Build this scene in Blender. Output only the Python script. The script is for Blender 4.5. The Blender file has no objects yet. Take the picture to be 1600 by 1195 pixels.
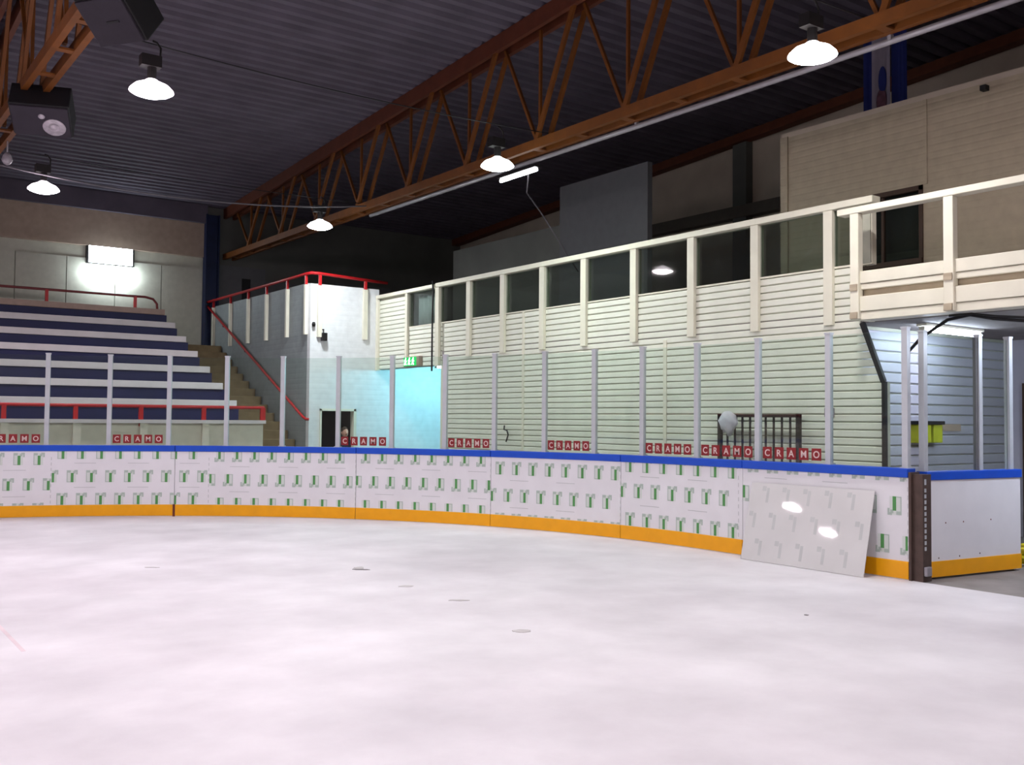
import bpy, math, random
from mathutils import Matrix, Vector
random.seed(7)
scene = bpy.context.scene
COL = scene.collection

# ------------------------------------------------------------------ camera
F_PX = 1546.7
YAW, PITCH, ROLL, CAM_H = 0.62794, 0.03739, 0.00849, 1.691
cd = bpy.data.cameras.new('camera')
cam = bpy.data.objects.new('camera', cd)
COL.objects.link(cam)
cd.sensor_width = 36.0
cd.lens = F_PX / 1600.0 * 36.0
cd.clip_start, cd.clip_end = 0.05, 200
_fw = Vector((math.sin(YAW) * math.cos(PITCH), math.cos(YAW) * math.cos(PITCH), math.sin(PITCH)))
_r = Vector((math.cos(YAW), -math.sin(YAW), 0))
_u = _r.cross(_fw)
_r2 = _r * math.cos(ROLL) + _u * math.sin(ROLL)
_u2 = -_r * math.sin(ROLL) + _u * math.cos(ROLL)
M = Matrix((( _r2.x, _u2.x, -_fw.x, 0), (_r2.y, _u2.y, -_fw.y, 0), (_r2.z, _u2.z, -_fw.z, CAM_H), (0, 0, 0, 1)))
cam.matrix_world = M
scene.camera = cam

# ------------------------------------------------------------------ world, exposure
w = bpy.data.worlds.new('world'); scene.world = w
w.use_nodes = True
w.node_tree.nodes['Background'].inputs[0].default_value = (0.03, 0.03, 0.04, 1)
w.node_tree.nodes['Background'].inputs[1].default_value = 0.2
vs = scene.view_settings
vs.view_transform = 'Standard'
vs.look = 'None'
vs.gamma = 1.0
vs.use_curve_mapping = False
vs.exposure = 0.0
LAMP_POWER = 180.0      # radiance of the lamps' lens discs
TUBE_POWER = 22.0

# ------------------------------------------------------------------ materials
def lin(c):
    return tuple(((v / 255) / 12.92 if v / 255 <= 0.04045 else ((v / 255 + 0.055) / 1.055) ** 2.4) for v in c)

def mat(name, rgb, rough=0.6, metal=0.0, var=0.06, scale=6.0, bump=0.0, bscale=40.0, spec=0.4, stretch=None):
    m = bpy.data.materials.new(name); m.use_nodes = True
    nt = m.node_tree; b = nt.nodes['Principled BSDF']
    c = lin(rgb)
    tc = nt.nodes.new('ShaderNodeTexCoord')
    mp = nt.nodes.new('ShaderNodeMapping')
    nt.links.new(tc.outputs['Object'], mp.inputs[0])
    if stretch: mp.inputs['Scale'].default_value = stretch
    n = nt.nodes.new('ShaderNodeTexNoise'); n.inputs['Scale'].default_value = scale; n.inputs['Detail'].default_value = 5
    nt.links.new(mp.outputs[0], n.inputs['Vector'])
    rp = nt.nodes.new('ShaderNodeValToRGB')
    rp.color_ramp.elements[0].position = 0.3; rp.color_ramp.elements[1].position = 0.7
    rp.color_ramp.elements[0].color = (*[max(0, v * (1 - var * 1.6)) for v in c], 1)
    rp.color_ramp.elements[1].color = (*[min(1, v * (1 + var)) for v in c], 1)
    nt.links.new(n.outputs[0], rp.inputs[0])
    nt.links.new(rp.outputs[0], b.inputs['Base Color'])
    b.inputs['Roughness'].default_value = rough
    b.inputs['Metallic'].default_value = metal
    b.inputs['Specular IOR Level'].default_value = spec
    if bump:
        n2 = nt.nodes.new('ShaderNodeTexNoise'); n2.inputs['Scale'].default_value = bscale
        nt.links.new(mp.outputs[0], n2.inputs['Vector'])
        bp = nt.nodes.new('ShaderNodeBump'); bp.inputs['Strength'].default_value = bump; bp.inputs['Distance'].default_value = 0.01
        nt.links.new(n2.outputs[0], bp.inputs['Height']); nt.links.new(bp.outputs[0], b.inputs['Normal'])
    return m

def lined(name, rgb, period, axis='Z', rough=0.6, var=0.05, depth=0.3):
    """painted sheet with fine horizontal relief lines (too fine to build)"""
    m = mat(name, rgb, rough, var=var)
    nt = m.node_tree; b = nt.nodes['Principled BSDF']
    geo = nt.nodes.new('ShaderNodeNewGeometry'); sx = nt.nodes.new('ShaderNodeSeparateXYZ')
    nt.links.new(geo.outputs['Position'], sx.inputs[0])
    k = nt.nodes.new('ShaderNodeMath'); k.operation = 'MULTIPLY'; k.inputs[1].default_value = 2 * math.pi / period
    nt.links.new(sx.outputs[axis], k.inputs[0])
    s = nt.nodes.new('ShaderNodeMath'); s.operation = 'SINE'; nt.links.new(k.outputs[0], s.inputs[0])
    p = nt.nodes.new('ShaderNodeMath'); p.operation = 'POWER'; p.inputs[1].default_value = 8
    a = nt.nodes.new('ShaderNodeMath'); a.operation = 'ABSOLUTE'
    nt.links.new(s.outputs[0], a.inputs[0]); nt.links.new(a.outputs[0], p.inputs[0])
    bp = nt.nodes.new('ShaderNodeBump'); bp.inputs['Strength'].default_value = depth; bp.inputs['Distance'].default_value = 0.02
    bp.invert = True
    nt.links.new(p.outputs[0], bp.inputs['Height']); nt.links.new(bp.outputs[0], b.inputs['Normal'])
    return m

def emit(name, rgb, strength):
    m = bpy.data.materials.new(name); m.use_nodes = True
    nt = m.node_tree
    nt.nodes.remove(nt.nodes['Principled BSDF'])
    e = nt.nodes.new('ShaderNodeEmission'); e.inputs[0].default_value = (*rgb, 1); e.inputs[1].default_value = strength
    nt.links.new(e.outputs[0], nt.nodes['Material Output'].inputs[0])
    return m

def glass(name, tint, gloss=1.0, haze=0.0, hazecol=(0.8, 0.8, 0.8)):
    m = bpy.data.materials.new(name); m.use_nodes = True
    nt = m.node_tree; nt.nodes.remove(nt.nodes['Principled BSDF'])
    t = nt.nodes.new('ShaderNodeBsdfTransparent'); t.inputs[0].default_value = (*tint, 1)
    g = nt.nodes.new('ShaderNodeBsdfGlossy'); g.inputs['Roughness'].default_value = 0.03
    g.inputs[0].default_value = (gloss, gloss, gloss, 1)
    lw = nt.nodes.new('ShaderNodeLayerWeight'); lw.inputs[0].default_value = 0.5
    pw = nt.nodes.new('ShaderNodeMath'); pw.operation = 'POWER'; pw.inputs[1].default_value = 5
    nt.links.new(lw.outputs['Facing'], pw.inputs[0])
    fr = nt.nodes.new('ShaderNodeMath'); fr.operation = 'MULTIPLY_ADD'; fr.inputs[1].default_value = 0.9; fr.inputs[2].default_value = 0.035
    nt.links.new(pw.outputs[0], fr.inputs[0])
    d = nt.nodes.new('ShaderNodeBsdfDiffuse'); d.inputs[0].default_value = (*hazecol, 1)
    nz = nt.nodes.new('ShaderNodeTexNoise'); nz.inputs['Scale'].default_value = 1.3; nz.inputs['Detail'].default_value = 6
    mu = nt.nodes.new('ShaderNodeMath'); mu.operation = 'MULTIPLY'; mu.inputs[1].default_value = haze * 2
    nt.links.new(nz.outputs[0], mu.inputs[0])
    m1 = nt.nodes.new('ShaderNodeMixShader'); m2 = nt.nodes.new('ShaderNodeMixShader')
    nt.links.new(mu.outputs[0], m1.inputs[0]); nt.links.new(t.outputs[0], m1.inputs[1]); nt.links.new(d.outputs[0], m1.inputs[2])
    nt.links.new(fr.outputs[0], m2.inputs[0]); nt.links.new(m1.outputs[0], m2.inputs[1]); nt.links.new(g.outputs[0], m2.inputs[2])
    nt.links.new(m2.outputs[0], nt.nodes['Material Output'].inputs[0])
    return m

MT = {}
MT['ice'] = mat('white_rink_slab', (226, 224, 228), 0.55, var=0.07, scale=1.1, spec=0.25, stretch=(1, 1, 1))
MT['concrete'] = mat('grey_concrete', (138, 132, 130), 0.8, var=0.15, scale=2.0, bump=0.2)
MT['deck'] = mat('roof_deck_steel', (90, 83, 95), 0.85, 0.0, var=0.12, scale=1.5)
MT['end_wall'] = mat('end_wall_panel', (188, 186, 172), 0.7, var=0.05)
MT['fascia'] = mat('tan_fascia', (170, 150, 134), 0.7, var=0.06)
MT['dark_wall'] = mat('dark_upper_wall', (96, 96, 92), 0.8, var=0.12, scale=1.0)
MT['back_wall'] = mat('back_wall_sheet', (192, 178, 162), 0.75, var=0.08, scale=1.5)
MT['siding'] = mat('cream_painted_plank', (232, 232, 218), 0.5, var=0.03, scale=3)
MT['backing'] = mat('plank_backing', (176, 176, 160), 0.8)
MT['cream'] = mat('cream_painted_timber', (228, 224, 206), 0.5, var=0.03, scale=4)
MT['room_siding'] = lined('beige_ribbed_sheet', (176, 162, 140), 0.2, depth=0.22)
MT['grey_partition'] = mat('grey_partition', (98, 98, 101), 0.8, var=0.04)
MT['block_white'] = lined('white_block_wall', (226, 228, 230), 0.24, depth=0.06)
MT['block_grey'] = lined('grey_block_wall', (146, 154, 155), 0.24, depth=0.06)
MT['board'] = mat('white_board_plastic', (224, 223, 227), 0.4, var=0.025, scale=3)
MT['film'] = mat('print_field', (208, 214, 210), 0.45, var=0.02)
MT['film_grey'] = mat('print_grey', (172, 186, 178), 0.45, var=0.02)
MT['film_green'] = mat('print_green', (82, 146, 82), 0.45, var=0.04)
MT['film_hair'] = mat('print_small_text', (186, 188, 190), 0.45, var=0.02)
MT['blue_cap'] = mat('blue_cap_plastic', (18, 74, 190), 0.4, var=0.03)
MT['yellow'] = mat('yellow_kick_plastic', (238, 166, 4), 0.4, var=0.03)
MT['glass'] = glass('rink_glass', (0.915, 0.96, 0.94), 0.9, 0.004)
MT['dark_glass'] = glass('tinted_gallery_glass', (0.66, 0.72, 0.68), 0.8, 0.008)
MT['post'] = mat('white_post_aluminium', (188, 192, 197), 0.4, 0.2, var=0.03)
MT['red_tile'] = mat('red_sticker', (132, 26, 30), 0.5, var=0.04)
MT['white_print'] = mat('white_lettering', (214, 190, 184), 0.5, var=0.02)
MT['steel_dark'] = mat('dark_brown_steel', (84, 68, 62), 0.5, 0.3, var=0.12, scale=9)
MT['black'] = mat('black_plastic', (22, 20, 24), 0.6, var=0.1)
MT['rust_black'] = mat('dark_rack_steel', (52, 44, 38), 0.6, 0.2, var=0.15)
MT['red_rail'] = mat('red_painted_steel', (188, 28, 34), 0.4, var=0.05)
MT['maroon_rail'] = mat('maroon_painted_steel', (120, 52, 54), 0.45, var=0.06)
MT['truss'] = mat('orange_truss_paint', (112, 62, 16), 0.55, 0.1, var=0.1, scale=5)
MT['truss_top'] = mat('truss_top_paint', (92, 44, 26), 0.6, 0.1, var=0.1, scale=5)
MT['brown_beam'] = mat('brown_edge_beam', (96, 48, 28), 0.7, var=0.1)
MT['bench_white'] = mat('bench_plank_paint', (214, 206, 208), 0.5, var=0.04, scale=3)
MT['bench_tan'] = mat('bench_top_plank', (176, 150, 138), 0.6, var=0.05)
MT['bench_blue'] = mat('navy_riser_paint', (27, 28, 78), 0.55, var=0.08, scale=2)
MT['step'] = mat('tan_concrete_step', (124, 106, 78), 0.8, var=0.12, scale=5, bump=0.2)
MT['parapet'] = mat('cream_parapet_sheet', (220, 214, 198), 0.6, var=0.04)
MT['blue_steel'] = mat('blue_column_paint', (22, 34, 70), 0.5, 0.1, var=0.1)
MT['lamp_metal'] = mat('lamp_gear_metal', (40, 37, 38), 0.4, 0.5, var=0.1)
MT['grey_pipe'] = mat('grey_conduit', (150, 146, 152), 0.4, 0.3, var=0.05)
MT['cable_grey'] = mat('grey_cable', (110, 106, 112), 0.5)
MT['speaker'] = mat('dark_speaker_cloth', (44, 38, 48), 0.8, var=0.1, bump=0.3, bscale=200)
MT['speaker_case'] = mat('black_speaker_case', (18, 16, 20), 0.6)
MT['cone'] = mat('pale_speaker_cone', (168, 160, 168), 0.5, var=0.2, scale=12)
MT['flag_blue'] = mat('blue_flag_cloth', (26, 38, 104), 0.8, var=0.08)
MT['flag_white'] = mat('white_flag_cloth', (140, 132, 146), 0.8, var=0.05)
MT['flag_print'] = mat('flag_print_red', (96, 62, 76), 0.8, var=0.3, scale=9)
MT['sheet'] = mat('milky_plastic_sheet', (212, 211, 211), 0.03, var=0.03, scale=2, spec=0.6)
MT['sheet_print'] = mat('pale_sheet_print', (196, 198, 198), 0.03, var=0.03, spec=0.6)
MT['bag'] = mat('white_bag_plastic', (214, 212, 222), 0.35, var=0.06, scale=10)
MT['passage'] = mat('blue_grey_plank', (184, 182, 194), 0.5, var=0.04, scale=3)
MT['brown_door'] = mat('brown_door_timber', (66, 44, 30), 0.6, var=0.12, stretch=(8, 8, 1))
MT['lime'] = mat('lime_yellow_box', (186, 190, 40), 0.5, var=0.06)
MT['hose'] = mat('yellow_hose', (222, 206, 44), 0.45, var=0.05)
MT['curtain'] = mat('grey_curtain', (224, 222, 232), 0.9, var=0.08)
MT['skin'] = mat('skin', (206, 156, 136), 0.55, var=0.04, scale=14)
MT['hair'] = mat('brown_hair', (58, 40, 28), 0.7, var=0.2, scale=30)
MT['navy_cloth'] = mat('navy_jacket', (28, 32, 58), 0.85, var=0.12, scale=12)
MT['dark_cloth'] = mat('dark_trousers', (34, 34, 38), 0.85, var=0.12, scale=12)
MT['patch'] = mat('grey_floor_patch', (190, 186, 187), 0.6, var=0.1)
MT['patch_dark'] = mat('dark_floor_mark', (110, 104, 106), 0.6, var=0.1)
MT['exit_green'] = emit('exit_sign_green', (0.02, 0.55, 0.12), 1.6)
MT['exit_white'] = emit('exit_sign_white', (0.85, 1.0, 0.9), 5.0)
MT['duct'] = mat('dark_duct', (100, 90, 82), 0.7)
MT['faded_line'] = mat('faded_red_line', (222, 206, 211), 0.55, var=0.08, scale=3)
MT['joint'] = mat('dark_joint', (104, 46, 30), 0.6)

# ------------------------------------------------------------------ helpers
class MB:
    def __init__(s): s.v = []; s.f = []
    def add(s, vs, fs):
        o = len(s.v); s.v += [tuple(p) for p in vs]; s.f += [tuple(i + o for i in q) for q in fs]; return s
    def box(s, x0, x1, y0, y1, z0, z1):
        return s.add([(x0, y0, z0), (x1, y0, z0), (x1, y1, z0), (x0, y1, z0), (x0, y0, z1), (x1, y0, z1), (x1, y1, z1), (x0, y1, z1)],
                     [(0, 3, 2, 1), (4, 5, 6, 7), (0, 1, 5, 4), (1, 2, 6, 5), (2, 3, 7, 6), (3, 0, 4, 7)])
    def bar(s, a, b, wx, wy, up=(0, 0, 1)):
        """rectangular bar from a to b; wx sideways, wy along up"""
        a, b = Vector(a), Vector(b); d = (b - a).normalized(); u = Vector(up)
        if abs(d.dot(u)) > 0.98: u = Vector((1, 0, 0))
        r = d.cross(u).normalized(); u = r.cross(d).normalized()
        vs = []
        for p in (a, b):
            for i, j in ((-1, -1), (1, -1), (1, 1), (-1, 1)): vs.append(p + r * (i * wx / 2) + u * (j * wy / 2))
        return s.add(vs, [(0, 1, 2, 3), (7, 6, 5, 4), (0, 4, 5, 1), (1, 5, 6, 2), (2, 6, 7, 3), (3, 7, 4, 0)])
    def tube(s, pts, r, n=8):
        pts = [Vector(p) for p in pts]; rings = []
        prev = None
        for i, p in enumerate(pts):
            d = (pts[min(i + 1, len(pts) - 1)] - pts[max(i - 1, 0)]).normalized()
            if prev is None:
                u = Vector((0, 0, 1)) if abs(d.z) < 0.9 else Vector((1, 0, 0))
            else: u = prev
            r1 = d.cross(u).normalized(); u1 = r1.cross(d).normalized(); prev = u1
            rings.append([p + (r1 * math.cos(2 * math.pi * k / n) + u1 * math.sin(2 * math.pi * k / n)) * r for k in range(n)])
        vs = [q for ring in rings for q in ring]; fs = []
        for i in range(len(rings) - 1):
            for k in range(n): fs.append((i * n + k, i * n + (k + 1) % n, (i + 1) * n + (k + 1) % n, (i + 1) * n + k))
        fs.append(tuple(range(n - 1, -1, -1))); fs.append(tuple((len(rings) - 1) * n + k for k in range(n)))
        return s.add(vs, fs)
    def lathe(s, prof, c=(0, 0, 0), n=24, close=True):
        vs = []; fs = []
        for r, z in prof:
            for k in range(n): vs.append((c[0] + r * math.cos(2 * math.pi * k / n), c[1] + r * math.sin(2 * math.pi * k / n), c[2] + z))
        for i in range(len(prof) - 1):
            for k in range(n): fs.append((i * n + k, i * n + (k + 1) % n, (i + 1) * n + (k + 1) % n, (i + 1) * n + k))
        if close:
            fs.append(tuple(range(n - 1, -1, -1))); fs.append(tuple((len(prof) - 1) * n + k for k in range(n)))
        return s.add(vs, fs)
    def ball(s, c, rx, ry, rz, n=12, m=8):
        vs = [(c[0], c[1], c[2] + rz)]; fs = []
        for i in range(1, m):
            t = math.pi * i / m
            for k in range(n): vs.append((c[0] + rx * math.sin(t) * math.cos(2 * math.pi * k / n), c[1] + ry * math.sin(t) * math.sin(2 * math.pi * k / n), c[2] + rz * math.cos(t)))
        vs.append((c[0], c[1], c[2] - rz)); L = len(vs) - 1
        for k in range(n): fs.append((0, 1 + k, 1 + (k + 1) % n)); fs.append((L, 1 + (m - 2) * n + (k + 1) % n, 1 + (m - 2) * n + k))
        for i in range(m - 2):
            for k in range(n): fs.append((1 + i * n + k, 1 + (i + 1) * n + k, 1 + (i + 1) * n + (k + 1) % n, 1 + i * n + (k + 1) % n))
        return s.add(vs, fs)
    def mesh(s, name, smooth=False):
        me = bpy.data.meshes.new(name); me.from_pydata(s.v, [], s.f); me.validate(); me.update()
        if smooth:
            for p in me.polygons: p.use_smooth = True
        return me
    def obj(s, name, m, parent=None, smooth=False, bevel=0.0):
        return place(s.mesh(name, smooth), name, m, parent, bevel=bevel)

def place(me, name, m, parent=None, loc=None, bevel=0.0):
    if m is not None and not me.materials: me.materials.append(MT[m] if isinstance(m, str) else m)
    o = bpy.data.objects.new(name, me); COL.objects.link(o)
    if parent is not None: o.parent = parent
    if loc is not None: o.location = loc
    if bevel:
        b = o.modifiers.new('bevel', 'BEVEL'); b.width = bevel; b.segments = 2; b.limit_method = 'ANGLE'
    return o

def tag(o, label=None, cat=None, group=None, kind=None):
    if label: o['label'] = label
    if cat: o['category'] = cat
    if group: o['group'] = group
    if kind: o['kind'] = kind
    return o

def thing(name, label, cat, loc=(0, 0, 0), group=None, rz=0.0):
    o = bpy.data.objects.new(name, None); COL.objects.link(o); o.location = loc; o.rotation_euler.z = rz
    o.empty_display_size = 0.2
    return tag(o, label, cat, group)

def struct(o, label=None):
    o['kind'] = 'structure'
    if label: o['label'] = label
    return o

ORD = ['first', 'second', 'third', 'fourth', 'fifth', 'sixth', 'seventh', 'eighth', 'ninth', 'tenth', 'eleventh', 'twelfth',
       'thirteenth', 'fourteenth', 'fifteenth', 'sixteenth', 'seventeenth', 'eighteenth', 'nineteenth', 'twentieth']

# ------------------------------------------------------------------ main measures (metres)
XS, R, YC, Y0 = 9.745, 9.437, 9.013, 6.14      # rink boards: side line, corner radius, corner centre, gate end
XW = 11.0                                       # cream plank wall below the gallery
YB, XB = 20.5, 9.3                              # white stair block: front face, side face
YE = 27.3                                       # end wall
XK = 17.6                                       # back wall of the gallery
YN, XL = -13.0, -19.0                           # unseen walls behind the camera
def roof(y): return 9.16 - 0.0588 * y if y > -3 else 9.16 + 0.0588 * 3 + 0.0588 * (y + 3)

def bpath(s):
    L = YC - Y0
    if s < L: return Vector((XS, Y0 + s, 0)), Vector((-1, 0, 0))
    a = (s - L) / R
    if a < math.pi / 2:
        n = Vector((-math.cos(a), -math.sin(a), 0)); return Vector((XS - R, YC, 0)) - n * R, n
    return Vector((XS - R - (s - L - R * math.pi / 2), YC + R, 0)), Vector((0, -1, 0))

def sweep(mb, s0, s1, n0, n1, z0, z1, step=0.22):
    k = max(1, int(math.ceil((s1 - s0) / step))); vs = []; fs = []
    for i in range(k + 1):
        p, n = bpath(s0 + (s1 - s0) * i / k)
        for nn, z in ((n0, z0), (n1, z0), (n1, z1), (n0, z1)):
            q = p + n * nn; vs.append((q.x, q.y, z))
    for i in range(k):
        for j in range(4): fs.append((i * 4 + j, i * 4 + (j + 1) % 4, i * 4 + 4 + (j + 1) % 4, i * 4 + 4 + j))
    fs.append((3, 2, 1, 0)); fs.append((k * 4, k * 4 + 1, k * 4 + 2, k * 4 + 3))
    return mb.add(vs, fs)

# ================================================================== SETTING
# floors
rink = []
for i in range(0, 41):
    p, n = bpath(2.8 + (R * math.pi / 2 + 0.2) * i / 40); rink.append((p.x + 0.02 * -n.x, p.y + 0.02 * -n.y))
outline = [(XS + 0.02, -8.0)] + [(XS + 0.02, 6.1)] + rink + [(-12.0, YC + R + 0.02), (-17.0, 14.0), (-17.0, -9.0), (-12.0, -11.5), (6.0, -11.5)]
m = MB(); n = len(outline)
m.add([(x, y, 0.0) for x, y in outline] + [(x, y, -0.12) for x, y in outline],
      [tuple(range(n))] + [tuple(range(2 * n - 1, n - 1, -1))] + [(i, n + i, n + (i + 1) % n, (i + 1) % n) for i in range(n)])
floor = struct(m.obj('floor', 'ice'), 'white painted concrete rink floor without ice')
nt = MT['ice'].node_tree
# scuffs: a second large-scale noise multiplies the slab's paint
bs = nt.nodes['Principled BSDF']; src = bs.inputs['Base Color'].links[0].from_socket
tc = nt.nodes.new('ShaderNodeTexCoord'); n2 = nt.nodes.new('ShaderNodeTexNoise'); n2.inputs['Scale'].default_value = 0.35; n2.inputs['Detail'].default_value = 8; n2.inputs['Roughness'].default_value = 0.65
nt.links.new(tc.outputs['Object'], n2.inputs['Vector'])
r2 = nt.nodes.new('ShaderNodeValToRGB'); r2.color_ramp.elements[0].position = 0.35; r2.color_ramp.elements[1].position = 0.62
r2.color_ramp.elements[0].color = (0.84, 0.82, 0.83, 1); r2.color_ramp.elements[1].color = (1, 1, 1, 1)
nt.links.new(n2.outputs[0], r2.inputs[0])
mx = nt.nodes.new('ShaderNodeMix'); mx.data_type = 'RGBA'; mx.blend_type = 'MULTIPLY'; mx.inputs[0].default_value = 1
nt.links.new(src, mx.inputs[6]); nt.links.new(r2.outputs[0], mx.inputs[7]); nt.links.new(mx.outputs[2], bs.inputs['Base Color'])

# small marks in the slab, children of the floor
def blob(cx, cy, rx, ry, rot, matname, name='patch'):
    mb = MB(); k = 14; pts = []
    for i in range(k):
        a = 2 * math.pi * i / k; q = 1 + 0.22 * random.uniform(-1, 1)
        x, y = rx * q * math.cos(a), ry * q * math.sin(a)
        pts.append((cx + x * math.cos(rot) - y * math.sin(rot), cy + x * math.sin(rot) + y * math.cos(rot)))
    mb.add([(x, y, 0.004) for x, y in pts] + [(x, y, -0.02) for x, y in pts], [tuple(range(k))] + [(i, k + i, k + (i + 1) % k, (i + 1) % k) for i in range(k)])
    return mb.obj(name, matname, floor)
a_r = -YAW
blob(5.19, 9.99, 0.10, 0.03, a_r, 'patch_dark'); blob(5.22, 10.1, 0.06, 0.09, a_r, 'patch')
blob(5.06, 8.76, 0.08, 0.05, a_r, 'patch'); blob(5.08, 7.81, 0.09, 0.035, a_r, 'patch'); blob(4.77, 6.41, 0.075, 0.05, a_r, 'patch')
blob(7.24, 5.55, 0.02, 0.02, 0, 'patch_dark'); blob(6.63, 2.63, 0.02, 0.02, 0, 'patch_dark')
blob(3.3, 11.4, 0.08, 0.02, a_r, 'patch')

MB().box(1.375, 1.405, 7.85, 9.6, -0.01, 0.001).obj('painted_line', 'faded_line', floor)
struct(MB().box(XL - 0.5, XK + 0.6, YN - 0.5, YE + 0.6, -0.3, -0.121).obj('floor_concourse', 'concrete'), 'grey concrete floor around the rink')
struct(MB().box(XS + 0.03, XK, YN, YE, -0.121, -0.004).obj('floor_walkway', 'concrete'), 'grey concrete walkway behind the boards')

# ceiling: trapezoidal roof deck, ribs along x
prof = []; y = YN - 0.2; per = 0.29
while y < YE + 0.2:
    for dy, dz in ((0, 0), (0.10, 0), (0.145, 0.075), (0.245, 0.075)):
        prof.append((y + dy, roof(y + dy) + dz))
    y += per
m = MB(); k = len(prof)
m.add([(XL - 0.3, a, b) for a, b in prof] + [(XK + 0.5, a, b) for a, b in prof] , [(i, i + 1, k + i + 1, k + i) for i in range(k - 1)])
ceil = struct(m.obj('ceiling', 'deck'), 'dark corrugated steel roof deck')
sm = ceil.modifiers.new('thickness', 'SOLIDIFY'); sm.thickness = 0.02; sm.offset = 1

# end wall: panels below, recessed strip, tan fascia above
wall_end = struct(MB().box(XL, XK + 0.2, YE, YE + 0.2, 0, 7.65).obj('wall_end', 'end_wall'), 'pale panelled end wall behind the seating')
pan = MB().box(0, 1.18, 0, 0.06, 0, 5.8).mesh('panel'); pan.materials.append(MT['end_wall'])
for i in range(14): place(pan, 'panel', None, wall_end, (8.0 - 1.2 * i, YE - 0.06, 0))
MB().box(XL, 9.15, YE - 0.16, YE, 6.12, 7.05).obj('fascia', 'fascia', wall_end)
MB().box(XL, 9.15, YE - 0.3, YE, 7.05, 7.55).obj('head_beam', 'deck', wall_end)
MB().box(9.2, XK, YE - 0.1, YE, 3.0, 7.6).obj('upper_sheet', 'dark_wall', wall_end)
for i, (x0, x1, z1, c) in enumerate(((9.55, 10.9, 5.95, 'grey_partition'), (10.95, 12.4, 5.6, 'grey_partition'), (13.1, 15.0, 5.75, 'grey_partition'))):
    MB().box(x0, x1, YE - 0.14, YE - 0.1, 3.7, z1).obj('panel', c, wall_end)
MB().box(10.21, 10.46, YE - 0.16, YE - 0.14, 4.9, 5.62).obj('wall_opening', 'black', wall_end)
wall_back = struct(MB().box(XK, XK + 0.2, YN, YE, 0, 9.5).obj('wall_back', 'back_wall'), 'dim sheet wall at the back of the gallery')
MB().box(XK - 0.22, XK, 14.95, 15.35, 3.1, 8.25).obj('column', 'dark_wall', wall_back)
MB().box(XK - 0.25, XK, 4.0, 24.0, 6.35, 6.62).obj('ledge', 'duct', wall_back)
mb = MB(); mb.bar((XK - 0.2, YN, roof(YN) - 0.11), (XK - 0.2, -3, roof(-3) - 0.11), 0.25, 0.2); mb.bar((XK - 0.2, -3, roof(-3) - 0.11), (XK - 0.2, YE, roof(YE) - 0.11), 0.25, 0.2)
struct(mb.obj('trim_1', 'brown_beam'), 'brown beam where the roof meets the back wall')
struct(MB().box(XL - 0.2, XL, YN, YE, 0, 9.5).obj('wall_left', 'end_wall'), 'far side wall out of the picture')
struct(MB().box(XL, XK + 0.2, YN - 0.2, YN, 0, 9.5).obj('wall_near', 'end_wall'), 'wall behind the camera')

# gallery slab
struct(MB().box(XW + 0.02, XK, YN, YB, 2.96, 3.12).obj('floor_gallery', 'concrete'), 'gallery floor slab above the plank wall')

# ------------------------------------------------------------------ cream plank wall below the gallery
wall_right = struct(MB().box(XW + 0.03, XW + 0.15, 7.66, 17.67, -0.004, 3.70).obj('wall_right', 'backing'), 'cream plank wall under the gallery railing')
MB().box(XW + 0.03, XW + 0.15, 7.27, 7.66, -0.004, 2.2).obj('wall_end_piece', 'backing', wall_right)
MB().box(XW + 0.03, XW + 0.15, 17.67, YB - 0.01, 2.82, 3.70).obj('lintel', 'backing', wall_right)
MB().box(XW + 0.03, XW + 0.15, 19.14, YB - 0.01, 3.70, 4.5).obj('upper_backing', 'backing', wall_right)
_pl = {}
def plank(parent, y0, y1, z, h=0.1, matname='siding', name='plank'):
    L = round(y1 - y0, 3); key = (L, h, matname)
    if key not in _pl:
        sec = [(0.03, 0.0), (0.006, 0.004), (0.0, 0.012), (0.0, h - 0.022), (0.006, h - 0.013), (0.03, h - 0.010)]
        mb = MB(); k = len(sec)
        mb.add([(a, 0, b) for a, b in sec] + [(a, L, b) for a, b in sec],
               [tuple(range(k)), tuple(range(2 * k - 1, k - 1, -1))] + [(i, k + i, k + (i + 1) % k, (i + 1) % k) for i in range(k)])
        me = mb.mesh('plank'); me.materials.append(MT[matname]); _pl[key] = me
    return place(_pl[key], name, None, parent, (XW, y0, z))
NC = 29
for c in range(NC):
    z = 0.80 + 0.1 * c
    for y0, y1 in (((7.70, 11.05), (11.12, 14.77), (14.83, 17.58)) if z < 2.85 else ((7.70, 14.77), (14.83, 17.58))):
        if z > 3.65: continue
        if y0 == 7.70:
            e = 7.27 if z < 2.2 else 7.27 + (z - 2.2) / 0.76 * 0.34
            if z > 2.9: e = 7.60
            y0 = round(e, 2)
        plank(wall_right, y0, y1, z)
for c in range(9):
    plank(wall_right, 17.68, 19.04, 2.83 + 0.1 * c if c < 9 else 0)
    plank(wall_right, 19.15, 20.42, 2.83 + 0.1 * c)
for c in range(9, 16): plank(wall_right, 19.15, 20.42, 2.83 + 0.1 * c)
MB().box(XW - 0.012, XW + 0.03, 14.77, 14.83, 0, 3.70).obj('cover_strip', 'cream', wall_right)
MB().box(XW - 0.012, XW + 0.03, 11.05, 11.12, 0, 2.95).obj('cover_strip', 'cream', wall_right)
MB().box(XW - 0.02, XW + 0.15, 17.58, 17.67, 0, 2.82).obj('door_jamb', 'cream', wall_right)
MB().box(XW - 0.02, XW + 0.03, 20.42, YB - 0.005, 2.80, 4.5).obj('corner_strip', 'cream', wall_right)
mb = MB(); mb.bar((XW + 0.0, 7.56, 2.96), (XW + 0.0, 7.26, 2.2), 0.05, 0.06); mb.bar((XW, 7.25, 2.2), (XW, 7.25, 0.0), 0.05, 0.05)
mb.obj('edge_strip', 'black', wall_right)

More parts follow.
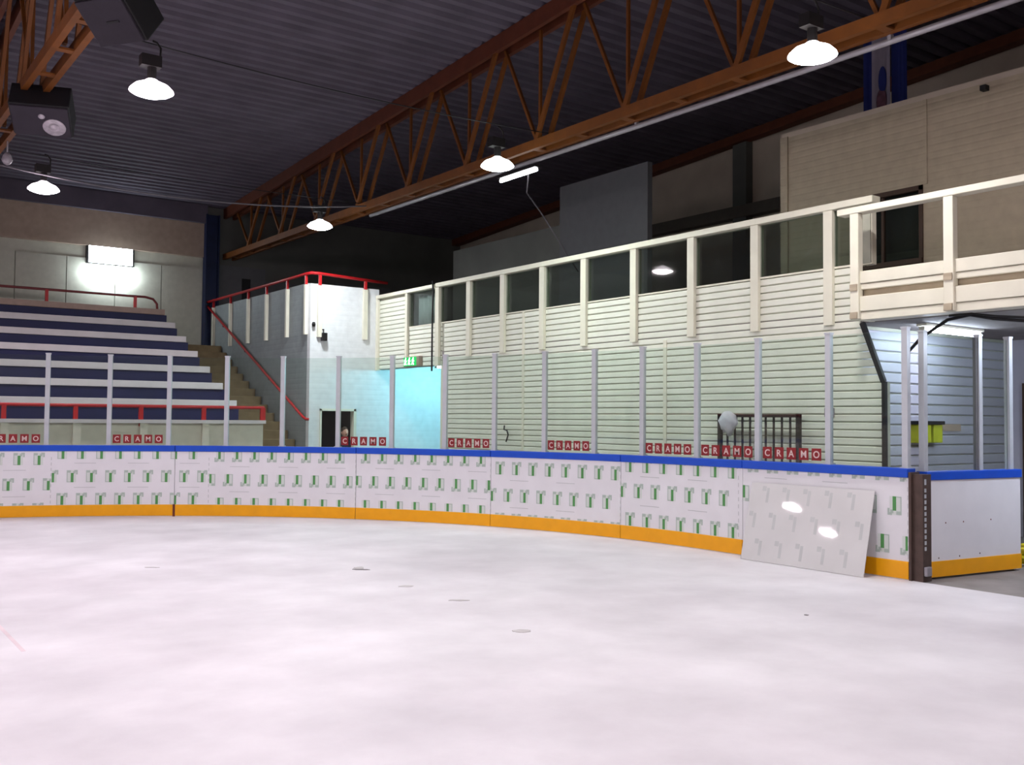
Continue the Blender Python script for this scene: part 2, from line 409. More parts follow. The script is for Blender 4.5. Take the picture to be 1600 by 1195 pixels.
# the lit lobby behind the opening at the far end of the plank wall
struct(MB().box(13.0, 13.1, 14.5, YB, -0.004, 2.96).obj('wall_lobby', 'block_white'), 'lobby wall behind the opening under the gallery')

# ------------------------------------------------------------------ white stair block
m = MB()
m.box(XB, 9.56, YB, YB + 0.15, 0, 4.7); m.box(9.56, 10.46, YB, YB + 0.15, 1.90, 4.7); m.box(10.46, XW + 0.02, YB, YB + 0.15, 0, 4.7)
m.box(XW + 0.02, 13.1, YB, YB + 0.15, 0, 2.96)
wall_block = struct(m.obj('wall_block', 'block_white'), 'white front wall of the stair block with a dark doorway')
mb = MB(); mb.box(9.56, 9.60, YB - 0.03, YB + 0.15, 0, 1.90); mb.box(10.40, 10.46, YB - 0.03, YB + 0.15, 0, 1.90); mb.box(9.56, 10.46, YB - 0.03, YB + 0.15, 1.85, 1.90)
struct(mb.obj('door_1', 'cream'), 'open doorway frame in the white stair block')
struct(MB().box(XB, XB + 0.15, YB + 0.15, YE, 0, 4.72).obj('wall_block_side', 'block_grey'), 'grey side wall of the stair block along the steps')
struct(MB().box(XB + 0.15, 13.1, YB + 0.15, YE, 3.45, 3.6).obj('floor_block', 'concrete'), 'landing floor on top of the stair block')
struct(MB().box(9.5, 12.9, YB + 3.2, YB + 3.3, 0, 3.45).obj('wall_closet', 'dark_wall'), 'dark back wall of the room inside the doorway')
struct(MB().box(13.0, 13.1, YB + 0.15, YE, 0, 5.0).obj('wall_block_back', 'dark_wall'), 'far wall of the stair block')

# passage under the balcony
wall_pass = struct(MB().box(XW + 0.15, 15.1, 7.78, 7.9, -0.004, 2.96).obj('wall_passage', 'backing'), 'blue-grey plank wall of the passage behind the gate')
sec = [(0.03, 0.0), (0.006, 0.004), (0.0, 0.012), (0.0, 0.112), (0.008, 0.122), (0.03, 0.126)]
mb = MB(); k = 6; L = 3.83
mb.add([(0, a, b) for a, b in sec] + [(L, a, b) for a, b in sec], [tuple(range(k - 1, -1, -1)), tuple(range(k, 2 * k))] + [(i, (i + 1) % k, k + (i + 1) % k, k + i) for i in range(k)])
pm = mb.mesh('plank'); pm.materials.append(MT['passage'])
for c in range(17): place(pm, 'plank', None, wall_pass, (XW + 0.16, 7.75, 0.55 + 0.14 * c))
struct(MB().box(15.0, 15.12, 2.0, 7.78, -0.004, 2.96).obj('wall_passage_end', 'passage'), 'end wall of the passage under the balcony')
d2 = struct(MB().box(14.92, 15.0, 6.3, 6.42, 0, 2.15).box(14.92, 15.0, 7.4, 7.52, 0, 2.15).box(14.92, 15.0, 6.3, 7.52, 2.15, 2.3).obj('door_2', 'brown_door'), 'brown framed door at the end of the passage')
MB().box(14.95, 14.99, 6.42, 7.4, 0, 2.15).obj('door_leaf', 'black', d2)

# ------------------------------------------------------------------ seating stand at the far end
ROWS = []
for i in range(7):
    yy, zz = 20.99 + 0.82 * i, 1.99 + 0.40 * i
    top = i == 6
    xe = 7.83 - 0.02 * i
    nm = ['lowest', 'second', 'third', 'fourth', 'fifth', 'sixth', 'topmost'][i]
    lab = 'tan plank seat on the topmost row of the stand under the red rail' if top else f'white plank seat with navy riser, {nm} row of the end stand'
    t = thing('bench_row', lab, 'bench', (0, 0, 0), 'seating rows of the end stand')
    MB().box(-13.0, xe, yy, yy + 0.34, zz - 0.08, zz + 0.065).obj('seat_plank', 'bench_tan' if top else 'bench_white', t, bevel=0.008)
    MB().box(-13.0, xe + 0.06, yy + 0.05, yy + 0.13, zz - 0.40 if i else zz - 1.0, zz - 0.08).obj('riser_panel', 'bench_blue', t)
    MB().box(-13.0, xe + 0.04, yy + 0.13, yy + 0.90 if i < 6 else YE - 0.35, zz - 0.52, zz - 0.40).obj('foot_deck', 'concrete', t)
# closed underside of the stand
struct(MB().box(-13.0, 7.8, 21.2, 21.3, 0, 1.45).obj('wall_stand', 'dark_wall'), 'dark closed base of the seating stand')

st = thing('stairs', 'tan concrete steps climbing between the benches and the grey block wall', 'stairs', (8.5, 20.2, 0))
ns = 15
for i in range(ns):
    z1 = 0.60 + 0.20 * (i + 1) ; y0 = 20.35 + 0.41 * i
    o = MB().box(7.92, 9.28, y0, y0 + 0.45 if i < ns - 1 else 26.93, z1 - 0.24, z1).obj('step', 'step', st, bevel=0.01)
    o.matrix_parent_inverse = st.matrix_world.inverted() if False else Matrix.Translation((-8.5, -20.2, 0))
for i in range(3):
    z1 = 0.2 * (i + 1); y0 = 19.3 + 0.35 * i
    o = MB().box(8.05, 9.28, y0, y0 + 0.38 if i < 2 else 20.40, 0.0, z1).obj('step', 'step', st, bevel=0.01)
    o.matrix_parent_inverse = Matrix.Translation((-8.5, -20.2, 0))

# parapet in front of the stand
pp = thing('stand_parapet', 'low cream parapet panel in front of the blue and white stand', 'parapet', (0, 0, 0))
MB().box(-13, 7.95, 19.78, 19.84, 0, 1.56).obj('panel', 'parapet', pp)
MB().box(-13, 7.98, 19.70, 19.88, 1.56, 1.63).obj('cap', 'bench_white', pp)
for i in range(10): MB().box(6.66 - 1.215 * i, 6.80 - 1.215 * i, 19.72, 19.78, 0, 1.56).obj('post', 'parapet', pp)
pr = thing('handrail', 'red steel handrail along the low parapet before the stand', 'railing', (0, 0, 0), 'red rails')
mb = MB(); mb.tube([(-13, 19.79, 1.89), (7.97, 19.79, 1.89)], 0.032); mb.obj('rail', 'red_rail', pr, smooth=True)
for i, x in enumerate((7.95, 6.70, 5.47, 4.28, 3.07, 1.86, 0.65, -0.55)):
    MB().box(x - 0.04 if i else x - 0.06, x + 0.04, 19.76, 19.82, 1.50 if i else 1.63, 1.89).obj('post', 'red_rail', pr)
tr = thing('handrail', 'maroon tube rail with bent end above the topmost bench row', 'railing', (0, 0, 0), 'red rails')
mb = MB(); mb.tube([(-13, 26.25, 4.78), (7.3, 26.25, 4.78), (7.5, 26.25, 4.74), (7.6, 26.25, 4.62), (7.62, 26.25, 4.3)], 0.032); mb.obj('rail', 'maroon_rail', tr, smooth=True)
for x in (7.05, 4.95, 2.9, 0.8): MB().box(x - 0.035, x + 0.035, 26.22, 26.28, 4.3, 4.78).obj('post', 'red_rail', tr)

# stair rail on the block's side wall
sr = thing('handrail', 'sloping red handrail down the grey block wall beside the steps', 'railing', (0, 0, 0), 'red rails')
mb = MB(); mb.tube([(9.2, 27.1, 4.78), (9.2, 20.62, 1.72), (9.2, 20.42, 1.66), (9.26, 20.40, 1.66)], 0.03); mb.obj('rail', 'red_rail', sr, smooth=True)
for yy in (21.0, 22.6, 24.2, 25.8):
    mb = MB(); mb.tube([(9.2, yy, 1.66 + (yy - 20.42) * 0.467), (9.2, yy, 1.58 + (yy - 20.42) * 0.467), (9.3, yy, 1.58 + (yy - 20.42) * 0.467)], 0.012, 6); mb.obj('bracket', 'maroon_rail', sr, smooth=True)

# red rail and white posts round the top of the block
br = thing('block_railing', 'bright red top rail with white posts round the white stair block', 'railing', (0, 0, 0), 'red rails')
mb = MB(); mb.tube([(9.2, 27.2, 4.86), (9.24, 20.62, 4.92), (9.30, 20.46, 4.93), (9.46, 20.44, 4.93), (11.2, 20.44, 4.86)], 0.035); mb.obj('rail', 'red_rail', br, smooth=True)
for yy in (26.7, 25.4, 24.15, 22.95, 21.7, 20.66):
    p = MB().box(9.22, 9.295, yy - 0.04, yy + 0.04, 3.56, 4.68).obj('post', 'cream', br)
    MB().box(9.23, 9.28, yy - 0.025, yy + 0.025, 4.68, 4.92).obj('stub', 'red_rail', p)
for xx in (9.50, 10.64):
    p = MB().box(xx - 0.05, xx + 0.05, YB - 0.08, YB - 0.005, 3.50, 4.66).obj('post', 'cream', br)
    MB().box(xx - 0.03, xx + 0.03, YB - 0.07, YB - 0.02, 4.66, 4.92).obj('stub', 'red_rail', p)

# blue column carrying the far end of the truss
bc = MB().box(9.10, 9.14, 26.95, 27.2, 0, 7.3).box(9.14, 9.48, 27.05, 27.1, 0, 7.3).box(9.44, 9.48, 26.95, 27.2, 0, 7.3)
struct(bc.obj('column_blue', 'blue_steel'), 'dark blue steel column in the corner by the end wall')

# ------------------------------------------------------------------ floodlight on the end wall
fl = thing('wall_floodlight', 'glaring white floodlight fixed high on the pale end wall', 'lamp', (6.65, YE, 5.6))
def child(o, x, y, z): o.matrix_parent_inverse = Matrix.Translation((-x, -y, -z)); return o
MT['flood'] = emit('floodlight_glass', (0.80, 0.93, 1.0), 16.0)
child(MB().box(6.05, 7.25, YE - 0.14, YE - 0.02, 5.66, 6.15).obj('housing', 'lamp_metal', fl), 6.65, YE, 5.6)
child(MB().box(6.10, 7.20, YE - 0.16, YE - 0.14, 5.68, 6.12).obj('lens', MT['flood'], fl, bevel=0.008), 6.65, YE, 5.6)
mb = MB(); mb.lathe([(0.12, -0.62), (0.19, -0.58), (0.2, 0.58), (0.12, 0.62)], n=16)
lo = mb.obj('lamp_tube', MT['flood'], fl, smooth=True)
lo.rotation_euler = (0, math.pi / 2, 0); lo.location = (0.0, -0.26, -0.19)

# ------------------------------------------------------------------ roof trusses
def truss(xc, label, y_far=27.2):
    t = thing('roof_truss', label, 'truss', (xc, 0, 6.11), 'orange roof trusses')
    zb = 6.11
    def ch(o): o.matrix_parent_inverse = Matrix.Translation((-xc, 0, -zb)); return o
    y_near = YN + 0.1
    for dx in (-0.13, 0.13):
        mb = MB(); mb.box(xc + dx - 0.04, xc + dx + 0.04, y_near, y_far, zb, zb + 0.03); mb.box(xc + dx - 0.04, xc + dx - 0.025, y_near, y_far, zb + 0.03, zb + 0.15)
        ch(mb.obj('bottom_chord', 'truss', t))
        mb = MB()
        for a, b in ((y_near, -3.0), (-3.0, y_far)):
            mb.bar((xc + dx, a, roof(a) - 0.16), (xc + dx, b, roof(b) - 0.16), 0.08, 0.28)
        ch(mb.obj('top_chord', 'truss_top', t))
    nodes = []
    y = 6.45
    while y > y_near + 1: y -= 2.12
    while y < y_far - 0.3: nodes.append(y); y += 2.12
    for yn in nodes:
        for k in (0.0, 1.06):
            yy = yn + k
            if yy < y_far: ch(MB().box(xc - 0.1, xc + 0.1, yy - 0.06, yy + 0.06, zb + 0.005, zb + 0.03).obj('batten', 'truss', t))
        zt = lambda q: roof(q) - 0.28
        b = (xc, yn, zb + 0.1)
        for dx in (-0.12, 0.12):
            if yn - 1.06 > y_near:
                mb = MB(); mb.bar((xc + dx, yn - 0.04, zb + 0.1), (xc + dx, yn - 1.0, zt(yn - 1.0)), 0.05, 0.085); ch(mb.obj('strut', 'truss', t))
        if yn + 1.06 < y_far:
            mb = MB(); mb.bar((xc, yn + 0.04, zb + 0.1), (xc, yn + 1.0, zt(yn + 1.0)), 0.05, 0.05); ch(mb.obj('diagonal', 'truss', t))
        mb = MB(); mb.bar(b, (xc, yn, zt(yn)), 0.045, 0.045); ch(mb.obj('hanger', 'truss', t))
    return t
truss(9.83, 'long orange lattice roof truss above the boards and lamps')
truss(2.55, 'orange lattice roof truss carrying the loudspeakers, upper left corner')
truss(-4.73, 'orange lattice roof truss out of the picture on the left')

# grey conduit below the truss with a fluorescent tube
cp = thing('conduit', 'long grey conduit running just below the orange truss', 'pipe', (10.0, 8, 6.0))
child(MB().tube([(10.06, YN, 6.05), (10.04, 8.0, 6.05), (10.01, 13.0, 6.06), (9.98, 19.0, 6.065)], 0.04).obj('pipe', 'grey_pipe', cp, smooth=True), 10.0, 8, 6.0)
for yy in (6.5, 10.7, 15.0): child(MB().box(9.99, 10.05, yy - 0.02, yy + 0.02, 6.05, 6.12).obj('hanger', 'grey_pipe', cp), 10.0, 8, 6.0)
tb = thing('tube_light', 'bright tube light on the conduit under the truss', 'lamp', (10.02, 13.67, 5.9))
MT['tube_white'] = emit('tube_glow_white', (0.95, 0.98, 1.0), 14.0)
child(MB().box(9.96, 10.08, 13.12, 14.22, 5.94, 5.975).obj('housing', 'lamp_metal', tb), 10.02, 13.67, 5.9)
child(MB().tube([(10.02, 13.15, 5.905), (10.02, 14.19, 5.905)], 0.032, 10).obj('tube', MT['tube_white'], tb, smooth=True), 10.02, 13.67, 5.9)

# ------------------------------------------------------------------ high-bay lamps
def lampmesh():
    sh = MB().lathe([(0.262, 0.0), (0.255, 0.02), (0.20, 0.075), (0.10, 0.12), (0.06, 0.15), (0.05, 0.15), (0.09, 0.11), (0.19, 0.065), (0.245, 0.012), (0.254, 0.0)], n=32, close=False)
    sh = sh.mesh('reflector', True)
    ln = MB().lathe([(0.245, 0.012), (0.225, -0.02), (0.14, -0.05), (0.02, -0.06)], n=32).mesh('lens', True)
    gb = MB().box(-0.14, 0.10, -0.07, 0.07, 0.30, 0.44).lathe([(0.055, 0.15), (0.055, 0.30)], n=12).mesh('gear_box')
    hk = MB().tube([(0.06, 0, 0.44), (0.10, 0, 0.46), (0.10, 0, 0.56), (0.05, 0, 0.62), (0.0, 0, 0.63)], 0.014, 6).mesh('hook', True)
    gb.materials.append(MT['lamp_metal']); hk.materials.append(MT['lamp_metal'])
    return sh, ln, gb, hk
LM = lampmesh()
def lamp(x, y, z, colr, label, group, mult=1.0):
    t = thing('high_bay_lamp', label, 'lamp', (x, y, z), group)
    key = 'lens_%d%d%d_%d' % (*[int(c * 99) for c in colr], int(mult * 100))
    if key not in MT:
        MT[key] = emit('lamp_lens', colr, LAMP_POWER * mult)
        MT[key + 's'] = emit('lamp_reflector_glow', colr, 11.0)
    for me, nm, mt in zip(LM, ('reflector', 'lens', 'gear_box', 'hook'), (MT[key + 's'], MT[key], None, None)):
        o = bpy.data.objects.new(nm, me if mt is None else me.copy()); COL.objects.link(o); o.parent = t
        if mt is not None: o.data.materials.append(mt)
    return t
PINK = (1.0, 0.865, 0.94); WARM = (1.0, 0.96, 0.955); GREEN = (0.87, 1.0, 0.95); COOL = (0.90, 0.97, 1.0)
g = 'glowing high-bay lamps over the rink'
lamp(8.8, 6.65, 5.64, WARM, 'largest glowing bell lamp at upper right before the truss', g)
lamp(8.8, 12.56, 5.64, GREEN, 'glowing bell lamp in the middle, just left of the tube light', g, 1.2)
lamp(8.8, 19.0, 5.68, COOL, 'small glowing bell lamp in front of the white stair block', g, 1.5)
lamp(3.44, 12.3, 5.66, PINK, 'glowing bell lamp at upper left under the roof deck', g)
lamp(3.46, 18.85, 5.66, PINK, 'small glowing bell lamp at the left edge above the stand', g)
for x, y, c in ((3.45, 6.4, WARM), (3.45, 0.4, WARM), (3.45, -5.6, WARM), (8.8, 0.5, PINK), (8.8, -5.5, PINK), (1.5, 0.4, PINK), (1.5, 6.4, PINK), (1.5, 12.3, PINK),
                (-3.8, 0.4, PINK), (-3.8, 6.4, PINK), (-3.8, 12.3, PINK), (-3.8, 18.85, PINK), (-5.7, 12.3, PINK), (-5.7, 18.85, PINK), (-10.9, 6.4, PINK), (-10.9, 12.3, PINK), (-10.9, 18.85, PINK)):
    lamp(x, y, 5.66, c, 'glowing bell lamp over the rink outside the picture', 'high-bay lamps beyond the edges of the photo')

# cross wires that carry the lamps
def wire(name, label, pts, r, mname, cat='wire', group=None):
    o = MB().tube(pts, r, 6).obj(name, mname, smooth=True); return tag(o, label, cat, group)
def sag(a, b, d, n=12):
    a, b = Vector(a), Vector(b); return [a.lerp(b, i / n) - Vector((0, 0, d * 4 * (i / n) * (1 - i / n))) for i in range(n + 1)]
g = 'cross wires carrying the lamps'
wire('lamp_wire', 'dark wire carrying the upper left lamp across to the truss', sag((2.6, 12.3, 6.3), (9.8, 12.55, 6.34), 0.10), 0.008, 'black', group=g)
wire('lamp_wire', 'dark wire with gear above the far left lamp', sag((-4.7, 18.9, 6.34), (2.55, 18.9, 6.3), 0.08) + sag((2.55, 18.9, 6.3), (9.83, 19.0, 6.3), 0.06)[1:], 0.007, 'black', group=g)
wire('lamp_wire', 'pale sagging cable before the far end wall between the trusses', sag((-4.7, 18.7, 5.92), (2.55, 18.8, 6.0), 0.10) + sag((2.55, 18.8, 6.0), (9.7, 18.6, 6.17), 0.26)[1:], 0.016, 'cable_grey', group=g)
wire('lamp_wire', 'dark wire holding the largest lamp beside the truss', sag((2.6, 6.5, 6.3), (9.8, 6.65, 6.3), 0.09), 0.008, 'black', group=g)

# ------------------------------------------------------------------ loudspeakers on the left truss
def speaker(loc, label, rz, tilt, wd, ht, dp, cone, top):
    t = thing('loudspeaker', label, 'loudspeaker', loc, 'loudspeakers hung from the truss', rz)
    rot = Matrix.Rotation(tilt, 4, 'X')
    def ob(mb, nm, mn, **k):
        mb.v = [tuple(rot @ Vector(v)) for v in mb.v]; return mb.obj(nm, mn, t, **k)
    ob(MB().box(-wd / 2, wd / 2, 0.02, dp, -ht / 2, ht / 2), 'case', 'speaker_case', bevel=0.015)
    gr_ = ob(MB().box(-wd / 2 + 0.02, wd / 2 - 0.02, -0.012, 0.02, -ht / 2 + 0.02, ht / 2 - 0.02), 'grille', 'speaker', bevel=0.006)
    def disc(prof, x, z, nm):
        mb = MB().lathe(prof, n=20); mb.v = [(x + v[0], -0.016 - v[2], z + v[1]) for v in mb.v]; return ob(mb, nm, 'cone', smooth=True)
    if cone:
        disc([(0.15, 0), (0.14, 0.012), (0.05, -0.004), (0.03, 0.012)], wd / 2 - 0.22, -0.08, 'cone')
        disc([(0.045, 0), (0.035, 0.01), (0.01, 0.012)], wd / 2 - 0.36, 0.10, 'tweeter')
    else:
        ob(MB().box(-0.03, 0.12, -0.02, -0.012, -0.012, 0.012), 'slot', 'black')
    c0 = rot @ Vector((0, dp / 2, 0))
    MB().tube([(-0.2, c0.y, c0.z), (-0.2, c0.y, top)], 0.015, 6).tube([(0.2, c0.y, c0.z), (0.2, c0.y, top)], 0.015, 6).obj('bracket', 'lamp_metal', t)
    return t
speaker((2.64, 14.68, 5.72), 'dark loudspeaker box with pale round cone hung from the left truss', -0.35, math.radians(58), 0.76, 0.55, 0.42, True, 0.47)
speaker((2.56, 10.72, 5.80), 'plain dark loudspeaker box at the top edge beside the left truss', -0.95, math.radians(52), 0.60, 0.55, 0.45, False, 0.33)
mb = MB(); mb.lathe([(0.03, 0.12), (0.06, 0.08), (0.085, 0.0), (0.05, -0.06), (0.01, -0.08)], (2.68, 17.6, 5.80), n=16); mb.tube([(2.68, 17.6, 5.90), (2.68, 17.6, 6.12)], 0.012, 6)
tag(mb.obj('small_bulkhead_lamp', 'cone', smooth=True), 'small unlit white globe lamp at the left edge under the roof', 'lamp')

# ------------------------------------------------------------------ rink boards
SEAMS = [0.0, 2.30, 4.44, 6.82, 9.29, 12.45, 16.0, 20.0, 24.0]
BLAB = ['white board at the open gate with the leaning plastic sheet before it',
        'white board panel just left of the leaning plastic sheet',
        'white board panel in the corner below the cream plank wall, right of centre',
        'white board panel at the centre of the photo below the lit lobby opening',
        'white board panel right of the dark joint, below the stair block doorway',
        'white board panel left of the dark joint in the yellow strip',
        'white end board beyond the left edge of the photo', 'white end board farther beyond the left edge of the photo']
boards = []
for i in range(len(SEAMS) - 1):
    s0, s1 = SEAMS[i] + (0.004 if i else 0), SEAMS[i + 1] - 0.004
    p, n_ = bpath((s0 + s1) / 2)
    t = thing('dasher_board', BLAB[i], 'rink board', (0, 0, 0), 'rink boards with printed film')
    sweep(MB(), s0, s1, -0.03, 0.0, 0.0, 1.10).obj('face_panel', 'board', t)
    sweep(MB(), s0, s1, -0.11, 0.012, 0.012, 0.20).obj('kick_plate', 'yellow', t, bevel=0.004)
    sweep(MB(), s0, s1, -0.14, 0.02, 1.10, 1.20).obj('cap_rail', 'blue_cap', t, bevel=0.008)
    fr = MB()
    k = max(2, int((s1 - s0) / 0.9))
    for j in range(k + 1):
        sc = s0 + 0.03 + (s1 - s0 - 0.06) * j / k; sweep(fr, sc - 0.025, sc + 0.025, -0.11, -0.03, 0.2, 1.1)
    sweep(fr, s0, s1, -0.11, -0.03, 0.6, 0.66)
    fr.obj('back_frame', 'steel_dark', t)
    boards.append(t)
sweep(MB(), 12.43, 12.47, 0.0, 0.016, 0.0, 0.205).obj('joint_strip', 'joint', boards[5])

# printed marks of the protective film, one print mesh per colour and board
FILM = [(14.42, 17.2, 1, (0.97, 0.55, 0.14)), (11.87, 14.42, 1, (1.07, 0.68, 0.30)), (9.29, 11.87, -1, (1.03, 0.62, 0.22)),
        (6.82, 9.29, -1, (1.04, 0.63, 0.23)), (4.44, 6.82, 1, (0.93, 0.51, 0.13)), (2.36, 4.44, 1, (1.06, 0.70, 0.29)), (0.0, 2.30, -1, (1.16, 0.79, 0.37))]
LAY = {'film': 0.0015, 'film_grey': 0.0022, 'film_green': 0.003, 'film_hair': 0.002}
prints = {}
def rect(s0, s1, z0, z1, c):
    z0, z1 = max(z0, 0.205), min(z1, 1.098)
    if z1 - z0 < 0.004: return
    sm_ = (s0 + s1) / 2
    bi = max(j for j in range(len(SEAMS) - 1) if sm_ >= SEAMS[j])
    s0, s1 = max(s0, SEAMS[bi] + 0.005), min(s1, SEAMS[bi + 1] - 0.005)
    if s1 - s0 < 0.004: return
    mb = prints.setdefault((bi, c), MB())
    k = 2 if s1 - s0 > 0.1 else 1; vs = []; fs = []
    for i in range(k + 1):
        p, n_ = bpath(s0 + (s1 - s0) * i / k); q = p + n_ * LAY[c]
        vs += [(q.x, q.y, z0), (q.x, q.y, z1)]
    for i in range(k): fs.append((2 * i, 2 * i + 1, 2 * i + 3, 2 * i + 2))
    mb.add(vs, fs)
def mark(s, z, d, clip):
    """one printed mark: pale field, grey frame, green bar, hook; d = 1 upright, -1 turned by half. +u runs to the right (towards lower s)"""
    def rc(u0, u1, v0, v1, c):
        a, b = s - d * u0, s - d * u1
        lo, hi = min(a, b), max(a, b); lo, hi = max(lo, clip[0]), min(hi, clip[1])
        if hi - lo < 0.004: return
        z0, z1 = sorted((z + d * v0, z + d * v1)); rect(lo, hi, z0, z1, c)
    rc(-0.085, 0.06, -0.10, 0.10, 'film')
    rc(-0.085, -0.072, -0.10, 0.10, 'film_grey'); rc(-0.072, -0.022, 0.06, 0.10, 'film_grey'); rc(-0.072, -0.022, -0.10, -0.088, 'film_grey')
    rc(-0.022, 0.022, -0.10, 0.055, 'film_green')
    rc(0.012, 0.05, 0.045, 0.085, 'film_grey'); rc(0.03, 0.085, 0.075, 0.105, 'film_grey'); rc(0.06, 0.085, 0.03, 0.075, 'film_grey')
for (a, b, d, zs) in FILM:
    for r_, z in enumerate(zs):
        s = b - 0.17 - (0.15 if r_ == 1 else 0.0)
        if r_ == 1: mark(b - 0.02, z, d, (a + 0.01, b - 0.004))
        while s > a:
            mark(s, z, d, (a + 0.01, b - 0.004)); s -= 0.302
    # seam text and fine print lines
    z = 1.0
    while z > 0.25:
        rect(a + 0.002, a + 0.012, z - 0.05, z, 'film_hair'); z -= 0.09
    for q in range(2):
        zz = (zs[0] + zs[1]) / 2 + 0.02 if q == 0 else (zs[1] + zs[2]) / 2
        s = b - 0.35
        while s - 0.35 > a:
            rect(s - 0.34, s, zz, zz + 0.008, 'film_hair'); s -= 0.85
for (bi, c), mb in prints.items():
    mb.obj('print_' + {'film': 'field', 'film_grey': 'outline', 'film_green': 'bar', 'film_hair': 'text'}[c], c, boards[bi])['kind'] = 'stuff'

# ------------------------------------------------------------------ glass on the boards
PS = [15.49, 14.52, 13.55, 12.58, 11.61, 10.64, 9.65, 8.68, 7.71, 6.80, 5.88, 4.97, 4.10, 3.13, 2.10, 1.05, 0.06]
GT = 2.72
left_extra = [17.43, 16.46]
ALLP = left_extra + PS
pm_ = MB().box(-0.03, 0.03, -0.035, 0.035, 1.2, GT).box(-0.05, 0.05, -0.05, 0.05, 1.2, 1.215).mesh('post'); pm_.materials.append(MT['post'])
cap_ = MB().box(-0.036, 0.036, -0.041, 0.041, GT, GT + 0.02).mesh('cap'); cap_.materials.append(MT['post'])
vis = 0
for s in ALLP:
    p, n_ = bpath(s); p = p - n_ * 0.06
    if s > 15.0: lab = f'slim white glass post, {ORD[2 - ALLP.index(s)]} one beyond the left edge of the photo'
    else:
        lab = f'{ORD[vis]} slim white glass post on the boards from the left edge'; vis += 1
    o = thing('glass_post', lab, 'post', (p.x, p.y, 0), 'white posts holding the rink glass', math.atan2(n_.y, n_.x))
    place(pm_, 'upright', None, o); place(cap_, 'cap', None, o)
# letters for the red tiles
def letter_mesh(ch):
    cu = bpy.data.curves.new('letter', 'FONT'); cu.body = ch; cu.size = 0.118; cu.align_x = 'CENTER'; cu.align_y = 'CENTER'; cu.extrude = 0.0006; cu.offset = 0.002; cu.resolution_u = 3
    ob = bpy.data.objects.new('tmp', cu); COL.objects.link(ob)
    me = bpy.data.meshes.new_from_object(ob.evaluated_get(bpy.context.evaluated_depsgraph_get()))
    bpy.data.objects.remove(ob); bpy.data.curves.remove(cu)
    xs = [v.co.x for v in me.vertices]; ys = [v.co.y for v in me.vertices]
    cx, cy = (min(xs) + max(xs)) / 2, (min(ys) + max(ys)) / 2
    for v in me.vertices: v.co.x -= cx; v.co.y -= cy
    me.name = 'letter'; me.materials.clear(); me.materials.append(MT['white_print']); return me
LET = {c: letter_mesh(c) for c in 'CRAMO'}
tile = MB().box(-0.068, 0.068, -0.072, 0.072, -0.001, 0.001).mesh('sticker_tile'); tile.materials.append(MT['red_tile'])
STICK = {(15.49, 14.52), (13.55, 12.58), (9.65, 8.68), (7.71, 6.80), (5.88, 4.97), (4.10, 3.13), (3.13, 2.10), (2.10, 1.05)}
vis = 0
for a, b in zip(ALLP[:-1], ALLP[1:]):
    pa, na = bpath(a); pb, nb = bpath(b); pa = pa - na * 0.06; pb = pb - nb * 0.06
    d = (pb - pa); L = d.length; ang = math.atan2(d.y, d.x)       # local x runs to the right of the picture
    st_ = (a, b) in STICK
    if a > 15.6: lab = f'clear rink glass pane, {ORD[1 - ALLP.index(a)]} one wholly beyond the left edge'
    elif a > 15: lab = 'clear rink glass pane cut by the left edge, with red lettered tiles'
    else:
        vis += 1
        lab = f'clear rink glass pane between the {ORD[vis-1]} and {ORD[vis]} posts from left' + (', red lettered tiles' if st_ else '')
    t = thing('glass_screen', lab, 'glass pane', (pa.x, pa.y, 1.2), 'clear panes on the rink boards', ang)
    MB().box(0.03, L - 0.03, -0.006, 0.006, 0.005, GT - 1.215).obj('pane', 'glass', t)
    if st_:
        x0 = 0.13 if L < 1.0 else 0.15
        sc = min(1.0, (L - 0.10) / 0.93)
        for k, chh in enumerate('CRAMO'):
            q = place(tile, 'sticker_tile', None, t, (x0 + k * 0.182 * sc, -0.009, 0.108)); q.rotation_euler = (math.pi / 2, 0, 0); q.scale = (sc, 1, 1)
            place(LET[chh], 'letter', None, q, (0, 0, 0.0022))

# ------------------------------------------------------------------ gate post and open gate
gp = thing('gate_post', 'dark brown steel end post between the boards and the open gate', 'post', (9.83, 6.06, 0))
c_ = lambda o: child(o, 9.83, 6.06, 0)
c_(MB().box(9.735, 9.90, 6.105, 6.135, 0, 1.16).obj('flange', 'steel_dark', gp))
c_(MB().box(9.77, 9.93, 5.99, 6.105, 0, 1.14).obj('channel', 'steel_dark', gp))
mb = MB()
for i in range(11): mb.box(9.80, 9.83, 5.984, 5.990, 0.33 + 0.062 * i, 0.37 + 0.062 * i)
mb.box(9.80, 9.83, 5.984, 5.99, 1.03, 1.09)
c_(mb.obj('slot_strip', 'post', gp))
c_(MB().box(9.78, 9.88, 5.95, 5.99, 0.06, 0.16).obj('bolt_box', 'grey_pipe', gp, bevel=0.01))

GA, GB_ = Vector((9.95, 6.06, 0)), Vector((11.58, 5.87, 0))
gd = GB_ - GA; GL = gd.length
gate = thing('rink_gate', 'plain white gate swung open with blue cap and yellow strip', 'gate', GA, None, math.atan2(gd.y, gd.x))
MB().box(0, GL, 0, 0.03, 0.02, 1.07).obj('face_panel', 'board', gate)
MB().box(0, GL, -0.012, 0.1, 0.02, 0.19).obj('kick_plate', 'yellow', gate, bevel=0.004)
MB().box(-0.01, GL + 0.01, -0.02, 0.12, 1.07, 1.165).obj('cap_rail', 'blue_cap', gate, bevel=0.008)
MB().box(0, 0.05, 0.03, 0.1, 0.19, 1.07).box(GL - 0.05, GL, 0.03, 0.1, 0.19, 1.07).box(0.05, GL - 0.05, 0.03, 0.1, 0.6, 0.66).obj('back_frame', 'steel_dark', gate)
mb = MB()
for x in (0.2, 0.31, 0.43, 0.55, 0.72, 0.9): mb.lathe([(0.008, 0.0), (0.004, 0.003)], n=8)
